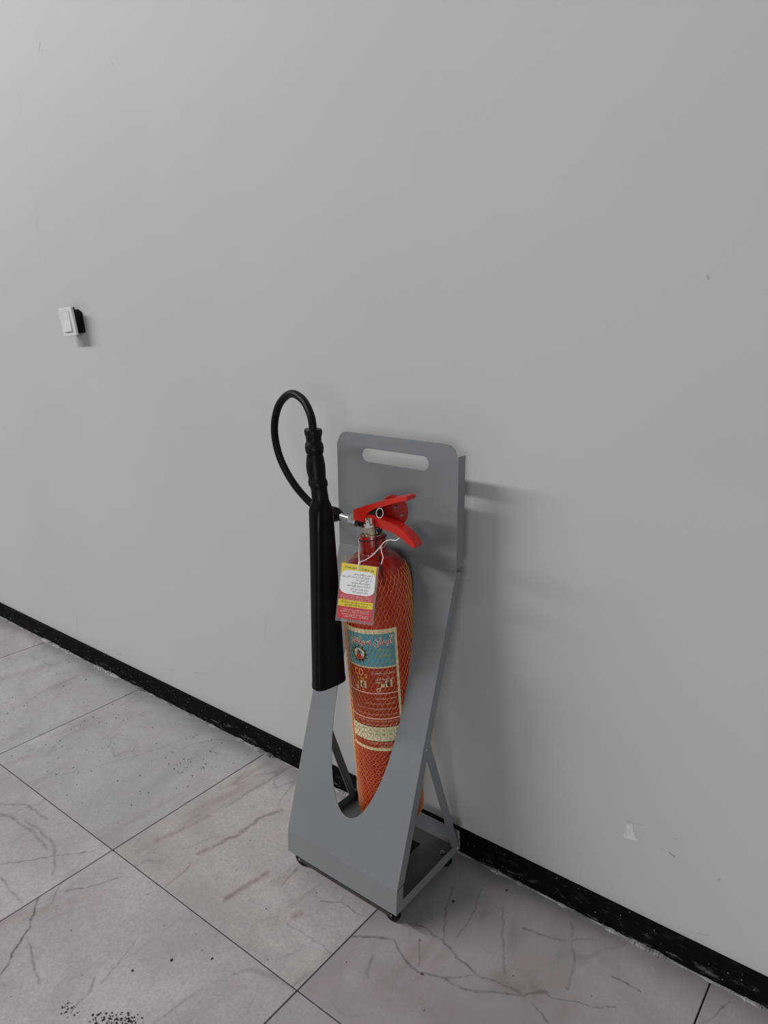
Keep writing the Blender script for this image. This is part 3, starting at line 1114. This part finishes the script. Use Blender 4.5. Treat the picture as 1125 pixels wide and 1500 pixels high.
def netp(i, sgn, z_, z_ref):
    tw = 0.55 * (z_ - 0.3) + 0.05 * math.sin(z_ * 13.0) + 0.10 * max(0.0, z_ - 0.45) * math.sin(i * 0.21)
    a_ = 2 * PI * (i + 0.46 * sgn) / NA + tw + 0.012 * math.sin(i * 1.9 + z_ * 47)
    r_ = shoulder_r(z_) + 0.0015
    return Vector((r_ * math.cos(a_), r_ * math.sin(a_), z_ + 0.0010 * math.sin(i * 2.3 + z_ * 60)))


# honeycomb: neighbouring strands run together, part, and join the strand on the other side
for i in range(NA):
    top = 0.674 + 0.014 * rnd.random()
    pts = []
    for k in range(len(zs) - 1):
        if zs[k] > top:
            break
        sg = (1 if k % 2 == 0 else -1) * (1 if i % 2 == 0 else -1)
        h_ = zs[k + 1] - zs[k]
        pts += [netp(i, sg, zs[k], k), netp(i, sg, zs[k] + h_ * 0.36, k)]
    for p_, q_ in zip(pts, pts[1:]):
        strand(bm, p_, q_, 0.00031)
o = ex('net_sleeve', bm, M['net'], world=False)
o['kind'] = 'stuff'
# loose yellow ends of the net sticking up on the far side of the shoulder
bm = bmesh.new()
for i in range(26):
    a_ = math.radians(rnd.uniform(-165, -100))
    z_ = rnd.uniform(0.672, 0.684)
    r_ = shoulder_r(z_) + 0.0015
    p_ = Vector((r_ * math.cos(a_), r_ * math.sin(a_), z_))
    r2_ = r_ + rnd.uniform(-0.001, 0.005)
    q_ = Vector((r2_ * math.cos(a_ + rnd.uniform(-.05, .05)), r2_ * math.sin(a_), z_ + rnd.uniform(0.006, 0.018)))
    strand(bm, p_, q_, 0.0004)
o = ex('net_ends', bm, M['yellownet'], world=False)
o['kind'] = 'stuff'

# ---- valve on the neck
bm = bmesh.new()
lathe(bm, [(0, 0.744), (0.0225, 0.744), (0.0225, 0.7475), (0.0170, 0.750), (0.0170, 0.754), (0.0200, 0.755), (0.0200, 0.7625), (0.0165, 0.764),
           (0.0165, 0.768), (0.0130, 0.770), (0.0130, 0.782), (0, 0.782)], 36)
valve = ex('valve_body', bm, M['brass'], world=False, sharp=30)
VY = -0.157
bm = bmesh.new()
lathe(bm, [(0, 0), (0.0235, 0), (0.0235, 0.0085), (0.0215, 0.0095), (0, 0.0095)], 6, EM @ Matrix.Translation((0, 0, 0.7535)) @ Matrix.Rotation(0.2, 4, 'Z'))
ex('hex_nut', bm, M['brass'], parent=valve)


def extrude_xz(pts, y0, y1, bev=0.0015):
    b = bmesh.new()
    a = [b.verts.new((x_, y0, z_)) for x_, z_ in pts]
    c = [b.verts.new((x_, y1, z_)) for x_, z_ in pts]
    n = len(pts)
    b.faces.new(a)
    b.faces.new(c[::-1])
    for k in range(n):
        b.faces.new((a[k], a[(k + 1) % n], c[(k + 1) % n], c[k]))
    if bev:
        bmesh.ops.bevel(b, geom=b.edges[:], offset=bev, segments=2, affect='EDGES', clamp_overlap=True)
    return b


HA, HB = VY - 0.0140, VY + 0.0140
ex('carry_handle', extrude_xz([(-0.9105, 0.8085), (-0.9110, 0.8300), (-0.880, 0.8430), (-0.845, 0.8565), (-0.812, 0.8690), (-0.790, 0.8755), (-0.7785, 0.8770),
                               (-0.7755, 0.8730), (-0.7790, 0.8680), (-0.800, 0.8625), (-0.830, 0.8510), (-0.858, 0.8400), (-0.874, 0.8310), (-0.876, 0.8240), (-0.884, 0.8080)],
                              HA, HB), M['redh'], sharp=40)
ex('squeeze_lever', extrude_xz([(-0.8870, 0.8110), (-0.8755, 0.8275), (-0.8600, 0.8270), (-0.8200, 0.8190), (-0.7960, 0.8130), (-0.7800, 0.8040), (-0.7660, 0.7925), (-0.7590, 0.7840),
                                (-0.7600, 0.7790), (-0.7660, 0.7775), (-0.7770, 0.7840), (-0.7920, 0.7935), (-0.8120, 0.7995), (-0.8400, 0.8035), (-0.8680, 0.8050)],
                               HA + 0.002, HB - 0.002), M['redh'], sharp=40)
# round guard plate behind the jaws, with two bolts
bm = bmesh.new()
DM = Matrix.Translation((-0.8300, VY + 0.0175, 0.8355)) @ Matrix.Rotation(PI / 2, 4, 'X')
lathe(bm, [(0, -0.003), (0.0295, -0.003), (0.0310, -0.0015), (0.0310, 0.0015), (0.0295, 0.003), (0, 0.003)], 40, DM)
disc = ex('guard_disc', bm, M['red'], sharp=35)  # darker red than the handle, its shade put into the colour
for (dx, dz) in ((0.020, -0.006), (0.006, 0.008)):
    bm = bmesh.new()
    lathe(bm, [(0, 0.006), (0.002, 0.0055), (0.0036, 0.003), (0.0036, 0), (0, 0)], 12, DM @ Matrix.Translation((dx, dz, 0.003)))
    ex('disc_bolt', bm, M['steel'] if dx > 0 else M['cabletie'], parent=disc, sharp=40)
bm = bmesh.new()
box(bm, (-0.874, VY - 0.011, 0.822), (-0.852, VY + 0.011, 0.838), 0.002)
ex('lever_pivot', bm, M['cabletie'])
# pull ring of the safety pin
bm = bmesh.new()
pts = [Vector((-0.8420 + 0.0082 * math.cos(2 * PI * k / 20), VY - 0.0150 + 0.002 * math.sin(2 * PI * k / 20), 0.8350 + 0.0092 * math.sin(2 * PI * k / 20))) for k in range(21)]
tube(bm, pts, 0.0009, 6)
ex('safety_ring', bm, M['white'], smooth=True)
# small white lead seal hanging under the handle
bm = bmesh.new()
ol = [(-0.0045, -0.0090), (0.0045, -0.0090), (0.0048, -0.002), (0.0030, 0.003), (0.0024, 0.0080), (0.0008, 0.0105), (-0.0008, 0.0105), (-0.0024, 0.0080), (-0.0030, 0.003), (-0.0048, -0.002)]
mes = plate(ol, [circ(0, 0.0062, 0.0013, 10)], 0.002)
mes.transform(EI @ Matrix.Translation((-0.8690, -0.1760, 0.8065)) @ Matrix.Rotation(0.55, 4, 'Z') @ Matrix.Rotation(PI / 2, 4, 'X'))
link('seal', mes, M['white'], ext)
# dark side plug on the valve
bm = bmesh.new()
PM = Matrix.Translation((-0.8660, VY - 0.004, 0.7975)) @ Matrix.Rotation(PI / 2, 4, 'Y')
lathe(bm, [(0, 0), (0.0045, 0), (0.0045, 0.008), (0.0068, 0.008), (0.0068, 0.0165), (0.005, 0.018), (0.003, 0.018), (0.003, 0.0145), (0, 0.0145)], 18, PM)
ex('side_plug', bm, M['cabletie'], sharp=35)

# outlet: hexagon fitting, steel pipe, black connector
bm = bmesh.new()
OM = Matrix.Translation((-0.9010, VY, 0.8030)) @ Matrix.Rotation(-PI / 2 + 0.06, 4, 'Y')
lathe(bm, [(0, 0), (0.0100, 0), (0.0100, 0.009), (0, 0.009)], 24, OM)
ex('outlet_collar', bm, M['cabletie'], sharp=40)
bm = bmesh.new()
lathe(bm, [(0, 0.009), (0.0115, 0.009), (0.0130, 0.0105), (0.0130, 0.0265), (0.0115, 0.028), (0, 0.028)], 6, OM @ Matrix.Rotation(0.3, 4, 'Z'))
ex('outlet_nut', bm, M['steel'])
bm = bmesh.new()
lathe(bm, [(0, 0.027), (0.0075, 0.027), (0.0075, 0.062), (0, 0.062)], 24, OM)
ex('outlet_pipe', bm, M['steel'], sharp=40)
bm = bmesh.new()
lathe(bm, [(0, 0.054), (0.0095, 0.054), (0.0105, 0.058), (0.0150, 0.066), (0.0155, 0.076), (0.0145, 0.084), (0.0110, 0.094), (0.0085, 0.100), (0, 0.100)], 24, OM)
ex('hose_connector', bm, M['rubber'], sharp=50)

hose_pts = [(-0.985, -0.157, 0.8065), (-1.005, -0.159, 0.8105), (-1.0341, -0.162, 0.8223), (-1.0758, -0.168, 0.8601), (-1.1049, -0.176, 0.9136), (-1.1077, -0.185, 0.9724),
            (-1.0839, -0.193, 1.0244), (-1.0422, -0.2, 1.0525), (-0.9993, -0.21, 1.0457), (-0.9695, -0.22, 1.019), (-0.9595, -0.225, 0.9900), (-0.9575, -0.227, 0.970)]
bm = bmesh.new()
tube(bm, smooth_path(hose_pts, 8), 0.0078, 16)
ex('hose', bm, M['rubber'], smooth=True)

# ---- horn: turned grip above, flattened flaring trunk below
axis = [Vector(p) for p in [(-0.9597, -0.225, 0.9943), (-0.9565, -0.227, 0.966), (-0.9508, -0.23, 0.914), (-0.9395, -0.233, 0.8663), (-0.9301, -0.24, 0.769), (-0.9107, -0.256, 0.4854)]]


def axis_at(z):
    for a, b in zip(axis, axis[1:]):
        if b.z <= z <= a.z:
            t = (a.z - z) / (a.z - b.z)
            return a.lerp(b, t)
    return axis[0] if z > axis[0].z else axis[-1]


grip = [(0.9943, 0.0158), (0.9915, 0.0172), (0.984, 0.0168), (0.979, 0.0148), (0.970, 0.0146), (0.966, 0.0172), (0.958, 0.0180), (0.950, 0.0170), (0.946, 0.0150),
        (0.940, 0.0166), (0.925, 0.0185), (0.912, 0.0182), (0.903, 0.0168), (0.899, 0.0170), (0.895, 0.0186), (0.888, 0.0186), (0.884, 0.0164), (0.878, 0.0158), (0.862, 0.0165)]
bm = bmesh.new()
rings = []
for z_, r_ in grip:
    c_ = axis_at(z_)
    rings.append([bm.verts.new(c_ + Vector((r_ * math.cos(2 * PI * k / 32), r_ * math.sin(2 * PI * k / 32), 0))) for k in range(32)])
for a, b in zip(rings, rings[1:]):
    for k in range(32):
        bm.faces.new((a[k], a[(k + 1) % 32], b[(k + 1) % 32], b[k]))
bm.faces.new(rings[0])
horn_root = None
grip_o = ex('horn_grip', bm, M['rubber'], sharp=50)


def oval_ring(c_, a_, b_, n_, N=48, rot=0.16):
    """superellipse, long side roughly across the wall"""
    out_ = []
    for k in range(N):
        t = 2 * PI * k / N
        x_ = a_ * math.copysign(abs(math.cos(t)) ** (2 / n_), math.cos(t))
        y_ = b_ * math.copysign(abs(math.sin(t)) ** (2 / n_), math.sin(t))
        out_.append(c_ + Vector((x_ * math.cos(rot) + y_ * math.sin(rot), -x_ * math.sin(rot) + y_ * math.cos(rot), 0)))
    return out_


secs = [(0.8700, 0.0158, 0.0158, 2.0), (0.8600, 0.0162, 0.0165, 2.0), (0.8510, 0.0185, 0.0200, 2.2), (0.8430, 0.0195, 0.0215, 2.6), (0.8400, 0.0196, 0.0218, 3.0),
        (0.800, 0.0185, 0.0238, 3.2), (0.740, 0.0180, 0.0265, 3.2), (0.660, 0.0178, 0.0300, 3.2), (0.580, 0.0176, 0.0335, 3.2), (0.500, 0.0175, 0.0365, 3.2),
        (0.492, 0.0182, 0.0373, 3.2), (0.4845, 0.0182, 0.0375, 3.2)]
inner = [(0.4840, 0.0160, 0.0352, 3.2), (0.520, 0.0155, 0.0340, 3.2), (0.700, 0.014, 0.026, 3.0), (0.800, 0.008, 0.010, 2.2)]
bm = bmesh.new()
rings = []
for z_, a_, b_, n_ in secs + inner:
    rings.append([bm.verts.new(p) for p in oval_ring(axis_at(z_), a_, b_, n_)])
for a, b in zip(rings, rings[1:]):
    for k in range(48):
        bm.faces.new((a[k], a[(k + 1) % 48], b[(k + 1) % 48], b[k]))
bm.faces.new(rings[-1])
ex('horn', bm, M['blackp'], sharp=45)

# thin black cable tie round the neck with its tail hanging down
bm = bmesh.new()
pts = [EM @ Vector((0.0272 * math.cos(2 * PI * k / 28), 0.0272 * math.sin(2 * PI * k / 28), 0.738 + 0.004 * math.cos(2 * PI * k / 28))) for k in range(29)]
tube(bm, pts, 0.0011, 6)
a0 = math.radians(-38)
tail = [EM @ Vector((rr * math.cos(a0), rr * math.sin(a0), z_)) for rr, z_ in ((0.021, 0.782), (0.0275, 0.764), (0.0285, 0.735), (0.0330, 0.712), (0.0530, 0.698), (0.0630, 0.683), (0.0705, 0.664))]
tube(bm, smooth_path(tail, 4), 0.0014, 6)
ex('cable_tie', bm, M['cabletie'], smooth=True)

# ================================================================== INSTRUCTION TAG on its string
TC = Vector((-0.8245, -0.2648, 0.7030))
tx = Vector((0.06202, 0.03450, -0.0064)).normalized()
tn = Vector((math.cos(math.radians(-60)) * math.cos(0.17), math.sin(math.radians(-60)) * math.cos(0.17), math.sin(0.17)))
ty = tn.cross(tx).normalized()
tn = tx.cross(ty).normalized()
TM = Matrix((tx, ty, tn)).transposed().to_4x4()
TM.translation = TC
tag = thing('instruction_tag', 'laminated yellow, white and red instruction card hanging on white string from the extinguisher neck', 'tag', mat=TM)
TI = TM.inverted()
tw, th_ = 0.0718, 0.1117


def flat(name, polys, z, mat, parent):
    b = bmesh.new()
    for poly in polys:
        b.faces.new([b.verts.new((x_, y_, z)) for x_, y_ in poly])
    bmesh.ops.triangulate(b, faces=b.faces[:])
    me_ = bpy.data.meshes.new(name)
    b.to_mesh(me_)
    b.free()
    return link(name, me_, mat, parent)


hole = circ(-0.0015, th_ / 2 - 0.0095, 0.0022, 12)
me = plate([(-tw / 2, -th_ / 2), (tw / 2, -th_ / 2), (tw / 2, th_ / 2), (-tw / 2, th_ / 2)], [hole], 0.0004)
film = link('laminate', me, M['lamin'], tag)
film['label'] = 'clear laminate edge'
cx0, cx1, cy0, cy1 = -tw / 2 + 0.0022, tw / 2 - 0.0040, -th_ / 2 + 0.0062, th_ / 2 - 0.0008
H_ = cy1 - cy0


def TY(f):
    return cy1 - f * H_


card = flat('card', [[(cx0, cy0), (cx1, cy0), (cx1, cy1), (cx0, cy1)]], 0.0003, M['tagred'], tag)
flat('yellow_band', [[(cx0, TY(0.24)), (cx1, TY(0.24)), (cx1, cy1), (cx0, cy1)]], 0.00045, M['yprint'], card)
flat('yellow_band', [[(cx0, TY(0.775)), (cx1, TY(0.775)), (cx1, TY(0.655)), (cx0, TY(0.655))]], 0.00045, M['yprint'], card)


def rrect(x0, x1, y0, y1, r0, r1, n=8):
    o_ = arc(x1 - r1, y1 - r0, r1, r0, 0, PI / 2, n) + arc(x0 + r1, y1 - r0, r1, r0, PI / 2, PI, n)
    o_ += arc(x0 + r1, y0 + r0, r1, r0, PI, 1.5 * PI, n) + arc(x1 - r1, y0 + r0, r1, r0, 1.5 * PI, 2 * PI, n)
    return o_


flat('white_panel', [rrect(cx0, cx1, TY(0.545), TY(0.115), 0.0125, 0.0150)], 0.0006, M['tagwhite'], card)


def tagtext(name, items, z, mat):
    b = bmesh.new()
    for t_, xr, fy, wd, h in items:
        me_ = text_mesh(t_, 0.01, 0.00012)
        fit_width(me_, wd, xr - wd / 2, TY(fy), h)
        b.from_mesh(me_)
        bpy.data.meshes.remove(me_)
    for v in b.verts:
        v.co.z = z
    return bm_obj(name, b, mat, card)


tagtext('heading', [(fa('روش استفاده از'), 0.0275, 0.075, 0.0235, 0.0062), (fa('خاموش کننده ها'), -0.0045, 0.065, 0.0225, 0.0062)], 0.0008, M['kprint'])
RX = cx1 - 0.006
tagtext('steps', [(fa('۱ـ ضامن دستگاه را جدا کنید'), RX, 0.175, 0.0360, 0.0050), (fa('۲ـ خاموش کننده را به سمت آتش ببرید'), RX - 0.001, 0.225, 0.0560, 0.0050),
                  (fa('۳ـ اهرم را فشار دهید'), RX - 0.001, 0.28, 0.0300, 0.0048), (fa('با فشار اهرم گاز خارج شود'), RX - 0.003, 0.333, 0.0360, 0.0048),
                  (fa('از فاصله دو متری پاشیده شود'), RX - 0.003, 0.386, 0.0430, 0.0048), (fa('بعد از خاموش شدن آتش'), RX - 0.006, 0.440, 0.0330, 0.0045),
                  (fa('محل را بررسی کنید'), RX - 0.006, 0.490, 0.0290, 0.0045)], 0.0008, M['kprint'])
tagtext('warning', [(fa('در صورت استفاده هر چند کم باید سریع شارژ گردد'), RX + 0.002, 0.690, 0.0570, 0.0052), (fa('هر شش ماه یکبار کنترل شود'), RX - 0.004, 0.738, 0.0440, 0.0052)],
        0.0008, M['kprint'])
tagtext('small_lines', [(fa('این دستگاه باید در محل مناسب و قابل دسترس نصب گردد'), RX + 0.002, 0.568, 0.0580, 0.0042), (fa('دور از تابش مستقیم آفتاب و حرارت نگهداری شود'), RX + 0.003, 0.600, 0.0600, 0.0042),
                        (fa('و از دستکاری آن خودداری نمایید'), RX + 0.001, 0.632, 0.0570, 0.0042), (fa('آدرس و تلفن مرکز شارژ'), RX, 0.825, 0.0500, 0.0042),
                        (fa('شماره سریال و تاریخ'), RX, 0.865, 0.0540, 0.0042), (fa('مهر و امضا کنترل کننده'), RX, 0.910, 0.0500, 0.0042), (fa('دفتر مرکزی'), RX, 0.945, 0.0460, 0.0040)],
        0.0008, M['pinkprint'])
# string: loop round the neck, knot above the hole, two loose tails
hw = TM @ Vector((-0.0015, th_ / 2 - 0.0095, 0.0))
kn = TM @ Vector((-0.001, th_ / 2 + 0.0035, 0.002))


def neckp(deg, z_, r_=0.0285):
    return EM @ Vector((r_ * math.cos(math.radians(deg)), r_ * math.sin(math.radians(deg)), z_))


bm = bmesh.new()
loop = [kn, kn.lerp(neckp(-110, 0.720, 0.034), 0.6), neckp(-122, 0.730), neckp(-150, 0.735), neckp(-200, 0.736), neckp(-270, 0.735), neckp(-320, 0.731), neckp(-372, 0.724, 0.030),
        EM @ Vector((0.034, -0.022, 0.7205))]
knot2 = Vector((-0.8235, -0.1930, 0.7770))
loop = loop[:-1] + [knot2]
tube(bm, [TI @ p for p in smooth_path(loop, 6)], 0.0011, 6)
tube(bm, [TI @ p for p in smooth_path([knot2, knot2.lerp(kn, 0.35) + Vector((0.002, -0.004, -0.004)), knot2.lerp(kn, 0.7) + Vector((0, -0.003, -0.004)), kn, hw + tn * 0.0015, hw - tn * 0.001], 6)], 0.0012, 6)
tube(bm, [TI @ p for p in smooth_path([knot2, Vector((-0.8120, -0.196, 0.7890)), Vector((-0.797, -0.199, 0.7965)), Vector((-0.783, -0.200, 0.7985)), Vector((-0.7735, -0.2, 0.8050))], 6)], 0.0009, 6)
tube(bm, [TI @ p for p in smooth_path([knot2, Vector((-0.813, -0.204, 0.7715)), Vector((-0.8035, -0.212, 0.7640)), Vector((-0.8030, -0.218, 0.7520))], 6)], 0.0009, 6)
bmesh.ops.create_icosphere(bm, subdivisions=2, radius=0.0023, matrix=TI @ Matrix.Translation(kn))
bmesh.ops.create_icosphere(bm, subdivisions=2, radius=0.0017, matrix=TI @ Matrix.Translation(knot2))
bm_obj('string', bm, M['string'], tag, True)

# ================================================================== SWITCH hanging out of its wall box
SC = Vector((-2.1310, -0.031, 1.1800))
SM = Matrix.Translation(SC) @ Matrix.Rotation(-0.085, 4, 'Y') @ Matrix.Rotation(0.06, 4, 'X')
sw = thing('wall_switch', 'white rocker light switch pulled out of the wall showing its black back', 'light switch', mat=SM)
bm = bmesh.new()
box(bm, (-0.0370, -0.0045, -0.0410), (0.0370, 0.0030, 0.0410), 0.0015)
bm_obj('switch_plate', bm, M['white'], sw)
bm = bmesh.new()
box(bm, (-0.0225, -0.0052, -0.0300), (0.0225, -0.0044, 0.0300), 0.0003)
bm_obj('rocker_frame', bm, M['shade'], sw)
bm = bmesh.new()
vs = [(-0.021, -0.005, -0.0285), (0.021, -0.005, -0.0285), (0.021, -0.005, 0.0285), (-0.021, -0.005, 0.0285),
      (-0.020, -0.0085, -0.0275), (0.020, -0.0085, -0.0275), (0.020, -0.0058, 0.0275), (-0.020, -0.0058, 0.0275), (0.020, -0.0062, 0.002), (-0.020, -0.0062, 0.002)]
V_ = [bm.verts.new(v) for v in vs]
for f_ in [(0, 1, 5, 4), (4, 5, 8, 9), (9, 8, 6, 7), (3, 7, 6, 2), (1, 2, 6, 8, 5), (0, 4, 9, 7, 3), (0, 3, 2, 1)]:
    bm.faces.new([V_[k] for k in f_])
bm_obj('rocker', bm, M['white'], sw)
bm = bmesh.new()
box(bm, (-0.0320, 0.0028, -0.0350), (0.0345, 0.0090, 0.0400), 0.001)
bm_obj('mounting_frame', bm, M['blackbox'], sw)
bm = bmesh.new()
pts = [(-0.029, 0.030), (-0.029, -0.036), (0.033, -0.036)] + arc(0.013, 0.016, 0.020, 0.018, 0, PI / 2, 6)
b3 = extrude_xz(pts, 0.0085, 0.0290, 0.001)
bm_obj('back_box', b3, M['blackbox'], sw, sharp=30)
